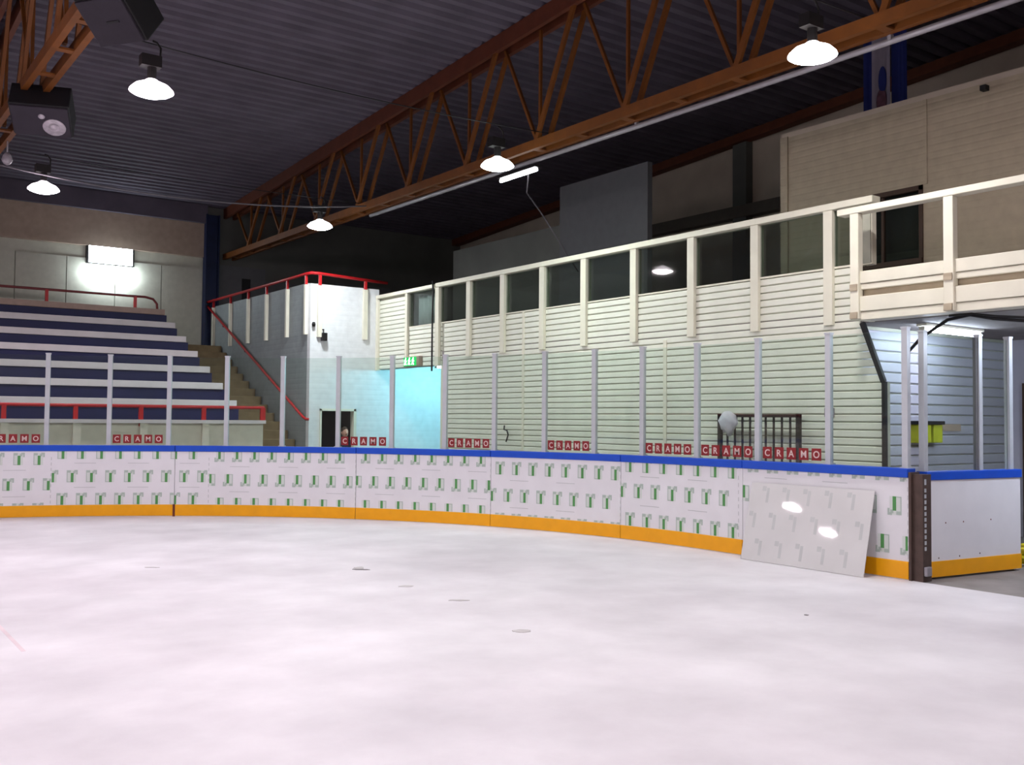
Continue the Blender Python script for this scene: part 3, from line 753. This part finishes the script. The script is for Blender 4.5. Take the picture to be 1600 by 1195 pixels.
for i, x in enumerate((0.2, 0.32, 0.55, 0.62, 0.9, 1.1)):
    o = MB().lathe([(0.011, 0.0), (0.006, 0.004)], n=8).obj('screw', 'joint' if i % 2 else 'steel_dark', gate)
    o.rotation_euler.x = math.pi / 2; o.location = (x, 0.001, (0.222, 0.60, 0.225, 0.6, 0.235, 0.605)[i])
for lab, x in (('white post at the hinge end of the open gate glass', 0.03), ('white middle post on top of the open gate', 0.97), ('white post near the outer end of the open gate', 1.52)):
    q = GA + gd.normalized() * x
    o = thing('glass_post', lab, 'post', (q.x, q.y + 0.05, 1.165), 'white posts holding the gate glass', math.atan2(gd.y, gd.x))
    MB().box(-0.03, 0.03, -0.035, 0.035, 0, 1.52).obj('upright', 'post', o); MB().box(-0.036, 0.036, -0.04, 0.04, 1.52, 1.54).obj('cap', 'post', o)
    if x == 0.97: MB().box(-0.065, -0.03, -0.02, 0.02, 0, 1.5).obj('seal', 'grey_partition', o)
for lab, a, b in (('clear glass pane over the wide part of the open gate', 0.06, 0.905), ('narrow clear glass pane at the outer end of the open gate', 1.0, 1.49)):
    q = GA
    o = thing('glass_screen', lab, 'glass pane', (q.x, q.y + 0.05, 1.165), 'clear panes on the gate', math.atan2(gd.y, gd.x))
    MB().box(a, b, -0.006, 0.006, 0.003, 1.5).obj('pane', 'glass', o)

# ------------------------------------------------------------------ leaning plastic sheet
b0, b1, t0, t1 = Vector((9.50, 8.26, 0.003)), Vector((9.50, 6.53, 0.003)), Vector((9.718, 8.26, 0.935)), Vector((9.718, 6.53, 0.935))
ex = (b1 - b0).normalized(); ez = (t0 - b0).normalized(); ey = ez.cross(ex)
sh = thing('leaning_sheet', 'milky plastic sheet leaning against the boards beside the gate', 'plastic sheet', b0)
RM = Matrix((ex, ey, ez)).transposed().to_4x4()
sh.matrix_world = Matrix.Translation(b0) @ RM
SL, SH = (b1 - b0).length, (t0 - b0).length
sgn = 1 if ey.x < 0 else -1
MB().box(0, SL, -0.004, 0.004, 0, SH).obj('sheet', 'sheet', sh)
mb = MB(); yq = 0.0045 * sgn
for r_, (zc, off) in enumerate(((0.82, 0.15), (0.50, 0.0), (0.17, 0.15))):
    x = 0.12 + off
    while x < SL - 0.05:
        mb.box(x - 0.02, x + 0.02, yq - 0.0005, yq + 0.0005, zc - 0.1, zc + 0.08); mb.box(x - 0.09, x - 0.03, yq - 0.0005, yq + 0.0005, zc + 0.04, zc + 0.1)
        x += 0.302
mb.obj('print_bar', 'sheet_print', sh)['kind'] = 'stuff'

# ------------------------------------------------------------------ gallery railing on the plank wall
gr = thing('gallery_railing', 'cream gallery railing with dark glass panes above the plank wall', 'railing', (XW, 12, 3.7))
g_ = lambda o: child(o, XW, 12, 3.7)
PY = [20.46, 19.10, 17.80, 16.61, 15.43, 14.19, 13.02, 11.77, 10.50, 9.27, 8.04, 7.50]
for i, y in enumerate(PY):
    wdt = 0.10 if i < 2 else (0.15 if i == 2 else 0.14)
    z0 = 2.80 if i in (0, 2) else (3.0 if i == 1 else 2.96)
    x0 = XW - 0.06
    if i == 11: x0, z0 = XW + 0.02, 3.7
    post = g_(MB().box(x0, x0 + 0.06 if i < 11 else x0 + 0.1, y - wdt / 2, y + wdt / 2, z0, 4.47).obj('post', 'cream', gr, bevel=0.006))
    MB().box(XW, XW + 0.08, y - wdt / 2 + 0.01, y + wdt / 2 - 0.01, 3.72, 4.46).obj('stud', 'backing', post).matrix_parent_inverse = Matrix.Identity(4)
g_(MB().box(XW - 0.075, XW + 0.10, 7.36, 17.85, 4.47, 4.56).obj('top_rail', 'cream', gr, bevel=0.008))
g_(MB().box(XW - 0.075, XW + 0.10, 17.92, YB - 0.01, 4.47, 4.55).obj('top_rail', 'cream', gr, bevel=0.008))
g_(MB().box(XW - 0.01, XW + 0.12, 7.60, 19.10, 3.70, 3.725).obj('sill', 'cream', gr))
for a, b in zip(PY[1:-1], PY[2:]):
    g_(MB().box(XW + 0.03, XW + 0.036, b + 0.06, a - 0.06, 3.725, 4.47).obj('pane', 'dark_glass', gr))
# curtain behind the first pane
mb = MB(); k = 24
vs = []; 
for i in range(k + 1):
    y = 17.95 + 0.95 * i / k; dx = 0.03 * math.sin(i * 1.3)
    vs += [(XW + 0.16 + dx, y, 3.74), (XW + 0.16 + dx, y, 4.40)]
mb.add(vs, [(2 * i, 2 * i + 1, 2 * i + 3, 2 * i + 2) for i in range(k)])
o = mb.obj('curtain', 'curtain', smooth=True); tag(o, 'grey curtain behind the first gallery pane beside the stair block', 'curtain')
so = o.modifiers.new('thick', 'SOLIDIFY'); so.thickness = 0.006
wire('hanging_cable', 'black cable hanging down the dark post beside the curtain window', [(XW - 0.09, 17.93, 4.62), (XW - 0.08, 17.92, 4.4), (XW - 0.085, 17.93, 3.6), (XW - 0.09, 17.92, 2.7)], 0.018, 'black', 'cable')
wire('hanging_cable', 'thin pale cable slanting from the tube light down to the gallery', [(10.05, 13.4, 5.95), (10.9, 14.6, 5.9), (11.5, 14.89, 5.6), (11.8, 14.75, 5.1), (12.4, 14.9, 4.6)], 0.014, 'cable_grey', 'cable')

# ------------------------------------------------------------------ balcony at the right
ba = thing('balcony', 'cream timber balcony jutting out over the gate at right', 'balcony', (10.6, 3, 2.95))
q_ = lambda o: child(o, 10.6, 3, 2.95)
q_(MB().box(10.66, XW + 0.02, -8, 7.42, 2.97, 3.10).obj('deck', 'cream', ba))
q_(MB().box(10.53, 10.70, -8, 7.60, 4.27, 4.35).obj('top_rail', 'cream', ba, bevel=0.01))
for nm, z0, z1, x0 in (('plank', 3.40, 3.55, 10.58), ('plank', 3.325, 3.395, 10.60), ('plank', 3.055, 3.24, 10.58), ('plank', 2.95, 3.05, 10.60)):
    q_(MB().box(x0, 10.66, -8, 7.42, z0, z1).obj(nm, 'cream', ba, bevel=0.008))
q_(MB().box(10.66, 10.69, -8, 7.42, 2.98, 3.5).obj('back_board', 'room_siding', ba))
for y in (7.36, 6.13, 4.9, 3.67, 2.4, 1.1):
    q_(MB().box(10.54, 10.64, y - 0.06, y + 0.06, 2.96, 4.27).obj('post', 'cream', ba, bevel=0.008))
    for z in (3.31, 2.965): q_(MB().box(10.52, 10.54, y - 0.05, y + 0.05, z, z + 0.08).obj('bolt_plate', 'room_siding', ba))
q_(MB().box(10.64, XW + 0.0, 7.38, 7.44, 2.96, 3.55).obj('end_board', 'cream', ba))

# gallery rooms
m = MB(); m.box(13.0, 13.12, 8.92, 10.43, 3.12, 6.32); m.box(13.0, 13.12, -12.9, 7.95, 3.12, 6.32); m.box(13.0, 13.12, 7.95, 8.92, 3.12, 4.02); m.box(13.0, 13.12, 7.95, 8.92, 5.08, 6.32)
m.box(13.12, 16.5, 10.31, 10.43, 3.12, 6.32)
wr = struct(m.obj('wall_room', 'room_siding'), 'beige ribbed wall of the room on the gallery')
MB().box(12.975, 13.0, 10.30, 10.44, 3.12, 6.33).obj('corner_strip', 'room_siding', wr); MB().box(12.985, 13.0, 7.86, 7.92, 5.1, 6.32).obj('seam_strip', 'room_siding', wr)
MB().box(12.9, 13.0, 6.95, 7.03, 6.2, 6.27).obj('wall_hook', 'black', wr)
struct(MB().box(13.0, 16.5, -12.9, 10.43, 6.32, 6.4).obj('ceiling_room', 'back_wall'), 'flat roof of the room on the gallery')
wi = struct(MB().box(12.98, 13.1, 7.93, 7.99, 4.0, 5.1).box(12.98, 13.1, 8.87, 8.94, 4.0, 5.1).box(12.98, 13.1, 7.93, 8.94, 5.03, 5.1).box(12.94, 13.1, 7.93, 8.94, 3.98, 4.05).box(13.02, 13.08, 8.58, 8.62, 4.05, 5.03).obj('window_1', 'brown_door'), 'dark window in the beige room wall behind the balcony')
MB().box(13.05, 13.06, 7.99, 8.58, 4.05, 5.03).obj('pane', 'dark_glass', wi); MB().box(13.05, 13.06, 8.62, 8.87, 4.05, 5.03).obj('pane', 'dark_glass', wi)
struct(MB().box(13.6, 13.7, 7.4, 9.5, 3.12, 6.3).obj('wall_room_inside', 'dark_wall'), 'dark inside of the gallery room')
struct(MB().box(13.0, 13.12, 13.58, 16.24, 3.12, 6.61).obj('wall_partition', 'grey_partition'), 'tall plain grey partition board standing on the gallery')
struct(MB().box(13.0, 14.2, 16.24, 20.4, 3.12, 5.8).obj('wall_partition_low', 'dark_wall'), 'lower dark partition box behind the gallery panes')

# banner
bn = thing('banner', 'blue banner with white middle stripe hanging behind the truss', 'banner', (15.0, 9.9, 8.4))
def cloth(y0, y1, z0a, z0b, z1, mname, nm, dx):
    mb = MB(); k = 6; vs = []; fs = []
    for i in range(k + 1):
        y = y0 + (y1 - y0) * i / k; x = 15.0 + dx + 0.03 * math.sin(i * 1.1 + y * 3)
        vs += [(x, y, z0a + (z0b - z0a) * i / k), (x, y, z1), (x + 0.006, y, z0a + (z0b - z0a) * i / k), (x + 0.006, y, z1)]
    for i in range(k):
        a = 4 * i; fs += [(a, a + 1, a + 5, a + 4), (a + 2, a + 6, a + 7, a + 3), (a, a + 4, a + 6, a + 2), (a + 1, a + 3, a + 7, a + 5)]
    mb.add(vs, fs + [(0, 2, 3, 1), (4 * k, 4 * k + 1, 4 * k + 3, 4 * k + 2)]); o = mb.obj(nm, mname, bn, smooth=False); return child(o, 15.0, 9.9, 8.4)
cloth(10.07, 10.26, 6.2, 6.2, 8.5, 'flag_blue', 'stripe', 0); cloth(9.72, 10.07, 6.2, 6.25, 8.5, 'flag_white', 'stripe', -0.02); cloth(9.45, 9.72, 6.25, 7.1, 8.5, 'flag_blue', 'stripe', 0.03)
mb = MB(); mb.ball((14.95, 9.88, 7.2), 0.008, 0.10, 0.22, 12, 8); child(mb.obj('print_figure', 'flag_print', bn, smooth=True), 15.0, 9.9, 8.4)
mb = MB(); mb.ball((14.95, 9.86, 7.56), 0.008, 0.08, 0.24, 12, 8); child(mb.obj('print_crest', 'flag_blue', bn, smooth=True), 15.0, 9.9, 8.4)
child(MB().tube([(14.98, 9.4, 8.5), (14.98, 10.3, 8.5)], 0.02, 8).obj('pole', 'grey_pipe', bn), 15.0, 9.9, 8.4)

# ------------------------------------------------------------------ lamps under the gallery
def tube_lamp(name, label, a, b, colr, strength):
    a, b = Vector(a), Vector(b); c = (a + b) / 2
    t = thing(name, label, 'lamp', c)
    d = (b - a).normalized()
    mb = MB(); mb.bar(a + Vector((0, 0, 0.055)), b + Vector((0, 0, 0.055)), 0.14, 0.03); child(mb.obj('housing', 'cream', t), *c)
    child(MB().tube([a + d * 0.03, b - d * 0.03], 0.03, 10).obj('tube', emit('tube_glow', colr, strength), t, smooth=True), *c)
    for e0, e1 in ((a, a + d * 0.03), (b - d * 0.03, b)): child(MB().bar(e0, e1, 0.07, 0.07).obj('end_cap', 'cream', t), *c)
tube_lamp('tube_light', 'bluish tube light under the balcony behind the gate glass', (11.58, 7.1, 2.885), (12.96, 7.1, 2.885), (0.72, 0.84, 1.0), 60)
tube_lamp('tube_light', 'added bluish tube light, unseen, that brightens the passage wall and open gate', (11.3, 4.5, 2.885), (12.7, 4.5, 2.885), (0.74, 0.84, 1.0), 190)  # extra tube added out of view to brighten gate face and passage planks
tube_lamp('tube_light', 'cyan-white tube light hidden under the gallery inside the lobby', (11.6, 18.9, 2.86), (12.9, 18.9, 2.86), (0.30, 0.80, 1.0), 200)

# exit sign over the lobby opening
ex_ = thing('exit_sign', 'small green lit exit sign with white figures above the lobby opening', 'exit sign', (XW - 0.10, 18.85, 2.86))
child(MB().box(XW - 0.10, XW - 0.0, 18.45, 19.10, 2.83, 3.05).obj('case', 'fascia', ex_, bevel=0.01), XW - 0.10, 18.85, 2.86)
child(MB().box(XW - 0.112, XW - 0.10, 18.55, 19.08, 2.845, 3.035).obj('face', 'exit_green', ex_), XW - 0.10, 18.85, 2.86)
for yy in (18.99, 18.83, 18.67):
    mb = MB(); X = XW - 0.116
    mb.ball((X, yy - 0.01, 3.01), 0.004, 0.02, 0.018, 10, 6); mb.bar((X, yy, 2.99), (X, yy + 0.015, 2.93), 0.03, 0.008, (1, 0, 0)); mb.bar((X, yy + 0.015, 2.93), (X, yy - 0.035, 2.87), 0.02, 0.008, (1, 0, 0)); mb.bar((X, yy + 0.015, 2.93), (X, yy + 0.05, 2.87), 0.02, 0.008, (1, 0, 0)); mb.bar((X, yy, 2.98), (X, yy - 0.045, 2.94), 0.016, 0.008, (1, 0, 0)); mb.bar((X, yy, 2.98), (X, yy + 0.045, 2.96), 0.016, 0.008, (1, 0, 0))
    child(mb.obj('figure', 'exit_white', ex_), XW - 0.10, 18.85, 2.86)

# ------------------------------------------------------------------ small things
rk = thing('steel_rack', 'dark barred steel rack standing against the plank wall behind the glass', 'rack', (10.85, 9.1, 0))
rr = lambda o: child(o, 10.85, 9.1, 0)
for y in (9.82, 8.44): rr(MB().box(10.83, 10.88, y - 0.03, y + 0.03, 0, 1.80).obj('upright', 'rust_black', rk))
for z in (1.77, 0.5): rr(MB().box(10.83, 10.88, 8.41, 9.85, z - 0.02, z + 0.02).obj('cross_rail', 'rust_black', rk))
for i in range(1, 10): rr(MB().box(10.845, 10.865, 9.82 - 0.138 * i - 0.012, 9.82 - 0.138 * i + 0.012, 0.5, 1.77).obj('bar', 'rust_black', rk))
mb = MB(); mb.ball((10.79, 9.61, 1.70), 0.09, 0.15, 0.14, 16, 10)
for i, v in enumerate(mb.v):
    q = 1 + 0.22 * math.sin(v[1] * 46) * math.cos(v[2] * 37 + v[1] * 20); mb.v[i] = (10.79 + (v[0] - 10.79) * q, 9.61 + (v[1] - 9.61) * q, v[2] if v[2] > 1.66 else v[2] - (1.66 - v[2]) * 0.5 * (1 + math.sin(v[1] * 50)))
tag(mb.obj('plastic_bag', 'bag', smooth=True), 'white plastic bag hung on the dark barred rack', 'bag')

mb = MB(); mb.tube([(10.96, 15.33, 1.58), (10.95, 15.33, 1.50), (10.94, 15.22, 1.485), (10.94, 15.18, 1.40), (10.95, 15.26, 1.27)], 0.014, 6)
tag(mb.obj('wall_hook_tool', 'black', smooth=True), 'small black bent hook hanging on the cream planks', 'hook')
tag(MB().box(10.94, 11.0, 7.98, 8.10, 1.76, 1.88).box(10.92, 10.94, 8.0, 8.08, 1.80, 1.86).obj('switch_box', 'grey_pipe', bevel=0.006), 'small grey switch box on the planks beside the gate', 'switch box')
cm = thing('wall_speaker', 'small grey box hung on the white stair block front', 'speaker', (9.60, YB - 0.1, 3.45))
child(MB().box(9.54, 9.66, YB - 0.14, YB - 0.03, 3.42, 3.60).obj('body', 'lamp_metal', cm, bevel=0.01), 9.60, YB - 0.1, 3.45)
child(MB().tube([(9.6, YB - 0.06, 3.60), (9.6, YB - 0.06, 3.68), (9.6, YB, 3.68)], 0.012, 6).obj('bracket', 'lamp_metal', cm), 9.60, YB - 0.1, 3.45)
tag(MB().lathe([(0.035, -0.05), (0.045, 0.0), (0.03, 0.05)], (9.36, YB - 0.05, 3.78), n=12).obj('alarm_bell', 'lamp_metal', smooth=True), 'tiny dark fitting at the corner of the white block', 'fitting')

yb_ = thing('wall_box', 'lime yellow box fixed on the passage wall behind the gate glass', 'box', (12.6, 7.72, 1.45))
yy_ = lambda o: child(o, 12.6, 7.72, 1.45)
yy_(MB().box(12.33, 12.62, 7.60, 7.745, 1.42, 1.67).obj('body', 'lime', yb_, bevel=0.01)); yy_(MB().box(12.68, 12.90, 7.60, 7.745, 1.42, 1.67).obj('body', 'lime', yb_, bevel=0.01)); yy_(MB().box(12.29, 12.93, 7.58, 7.745, 1.67, 1.72).obj('lid', 'black', yb_, bevel=0.006))
tag(MB().box(12.98, 13.6, 7.735, 7.748, 1.58, 1.68).obj('wall_strip', 'fascia'), 'faded orange strip beside the lime box in the passage', 'strip')

# yellow hose coil on the floor beyond the gate
pts = []
for i in range(90):
    a = i * 0.42; rr_ = 0.34 + 0.05 * math.sin(i * 0.7); pts.append((12.25 + rr_ * math.cos(a), 6.0 + rr_ * math.sin(a), 0.02 + 0.0022 * i))
tag(MB().tube(pts, 0.022, 6).obj('hose_coil', 'hose', smooth=True), 'coiled yellow hose on the floor beyond the open gate', 'hose')
wire('floor_cable', 'dark cable lying on the floor beyond the gate end', [(11.7, 5.6, 0.015), (12.2, 5.3, 0.015), (12.9, 5.2, 0.015)], 0.014, 'black', 'cable')
g = 'black cables slung under the balcony'
wire('slung_cable', 'black cable looping low under the balcony toward the glass post', [(10.8, 4.6, 2.72), (10.8, 5.2, 2.78), (10.8, 5.75, 2.86), (10.85, 6.05, 2.93), (10.9, 6.35, 2.90), (11.0, 6.75, 2.72), (11.1, 7.0, 2.55), (11.6, 7.3, 2.35)], 0.02, 'black', 'cable', g)
wire('slung_cable', 'second black cable sagging tighter under the balcony deck', [(10.75, 4.6, 2.82), (10.75, 5.2, 2.82), (10.75, 5.7, 2.88), (10.8, 6.0, 2.935), (10.85, 6.3, 2.94)], 0.016, 'black', 'cable', g)

# ------------------------------------------------------------------ person in the doorway
PX, PYY = 10.24, 20.66
pe = thing('person', 'person in dark navy jacket standing just inside the dark doorway', 'person', (PX, PYY, 0))
J = {'pel': (0, 0, 0.78), 'bel': (0, -0.01, 0.92), 'che': (0, -0.02, 1.08), 'nec': (0, -0.03, 1.22), 'hd': (0, -0.05, 1.28),
     'sl': (-0.15, -0.02, 1.14), 'el': (-0.20, 0.0, 0.92), 'wl': (-0.17, -0.10, 0.74), 'sr': (0.15, -0.02, 1.14), 'er': (0.20, 0.0, 0.92), 'wr': (0.17, -0.10, 0.74),
     'hl': (-0.08, 0, 0.74), 'kl': (-0.09, -0.02, 0.42), 'al': (-0.09, 0.01, 0.07), 'tl': (-0.10, -0.13, 0.03), 'hr': (0.08, 0, 0.74), 'kr': (0.09, -0.02, 0.42), 'ar': (0.09, 0.01, 0.07), 'tr': (0.10, -0.13, 0.03)}
RAD = {'pel': .12, 'bel': .115, 'che': .125, 'nec': .05, 'hd': .05, 'sl': .065, 'el': .045, 'wl': .032, 'sr': .065, 'er': .045, 'wr': .032, 'hl': .085, 'kl': .058, 'al': .04, 'tl': .03, 'hr': .085, 'kr': .058, 'ar': .04, 'tr': .03}
E_ = [('pel', 'bel'), ('bel', 'che'), ('che', 'nec'), ('nec', 'hd'), ('che', 'sl'), ('sl', 'el'), ('el', 'wl'), ('che', 'sr'), ('sr', 'er'), ('er', 'wr'), ('pel', 'hl'), ('hl', 'kl'), ('kl', 'al'), ('al', 'tl'), ('pel', 'hr'), ('hr', 'kr'), ('kr', 'ar'), ('ar', 'tr')]
def skinned(name, verts, edges, rads, mname, root=0, sub=2):
    me = bpy.data.meshes.new(name); me.from_pydata(verts, edges, []); o = place(me, name, mname, pe)
    sk = o.modifiers.new('skin', 'SKIN'); sv = me.skin_vertices[0] if me.skin_vertices else None
    if sv is None:
        bpy.context.view_layer.objects.active = o
        o.select_set(True); sv = me.skin_vertices[0] if me.skin_vertices else None
    if sv:
        for i, r_ in enumerate(rads): sv.data[i].radius = (r_, r_ * 0.9)
        sv.data[root].use_root = True
    o.modifiers.new('sub', 'SUBSURF').levels = sub; o.modifiers['sub'].render_levels = sub
    return o
ks = list(J)
body = skinned('body', [J[k] for k in ks], [(ks.index(a), ks.index(b)) for a, b in E_], [RAD[k] for k in ks], 'navy_cloth')
hd = MB(); hd.ball((0, -0.06, 1.365), 0.078, 0.098, 0.118, 20, 14)
for i, v in enumerate(hd.v):
    x, y, z = v
    if z < 1.34: k = 1 - (1.34 - z) * 1.9; x *= k
    if y < -0.12 and abs(x) < 0.022 and 1.325 < z < 1.385: y -= 0.02
    hd.v[i] = (x, y, z)
head = hd.obj('head', 'skin', pe, smooth=True)
mb = MB(); mb.ball((0, -0.165, 1.345), 0.014, 0.022, 0.02, 10, 6); mb.obj('nose', 'skin', head, smooth=True)
for sx in (-1, 1):
    MB().ball((sx * 0.03, -0.146, 1.372), 0.011, 0.008, 0.007, 10, 6).obj('eye', 'black', head, smooth=True)
    MB().ball((sx * 0.079, -0.05, 1.36), 0.010, 0.02, 0.03, 10, 6).obj('ear', 'skin', head, smooth=True)
MB().ball((0, -0.145, 1.305), 0.024, 0.01, 0.006, 10, 6).obj('mouth', 'joint', head, smooth=True)
hm = MB(); hm.ball((0, -0.04, 1.395), 0.088, 0.105, 0.105, 18, 12)
for i, v in enumerate(hm.v):
    x, y, z = v
    if y < -0.10: z = max(z, 1.425)
    hm.v[i] = (x, y, z)
hm.obj('hair', 'hair', pe, smooth=True)
for sx, wk in ((-1, 'wl'), (1, 'wr')):
    wx, wy, wz = J[wk]
    vs = [(wx, wy, wz), (wx, wy - 0.015, wz - 0.05)]; es = [(0, 1)]; rs = [0.022, 0.026]
    for fi, (off, ln) in enumerate(((-0.024, 0.062), (-0.008, 0.07), (0.008, 0.066), (0.024, 0.052))):
        a = len(vs); vs += [(wx + off, wy - 0.02, wz - 0.085), (wx + off, wy - 0.035, wz - 0.085 - ln * 0.5), (wx + off, wy - 0.03, wz - 0.085 - ln)]
        es += [(1, a), (a, a + 1), (a + 1, a + 2)]; rs += [0.010, 0.009, 0.0075]
    a = len(vs); vs += [(wx - sx * 0.035, wy - 0.03, wz - 0.06), (wx - sx * 0.042, wy - 0.04, wz - 0.10)]; es += [(1, a), (a, a + 1)]; rs += [0.010, 0.008]
    skinned('hand', vs, es, rs, 'skin', 0, 1)
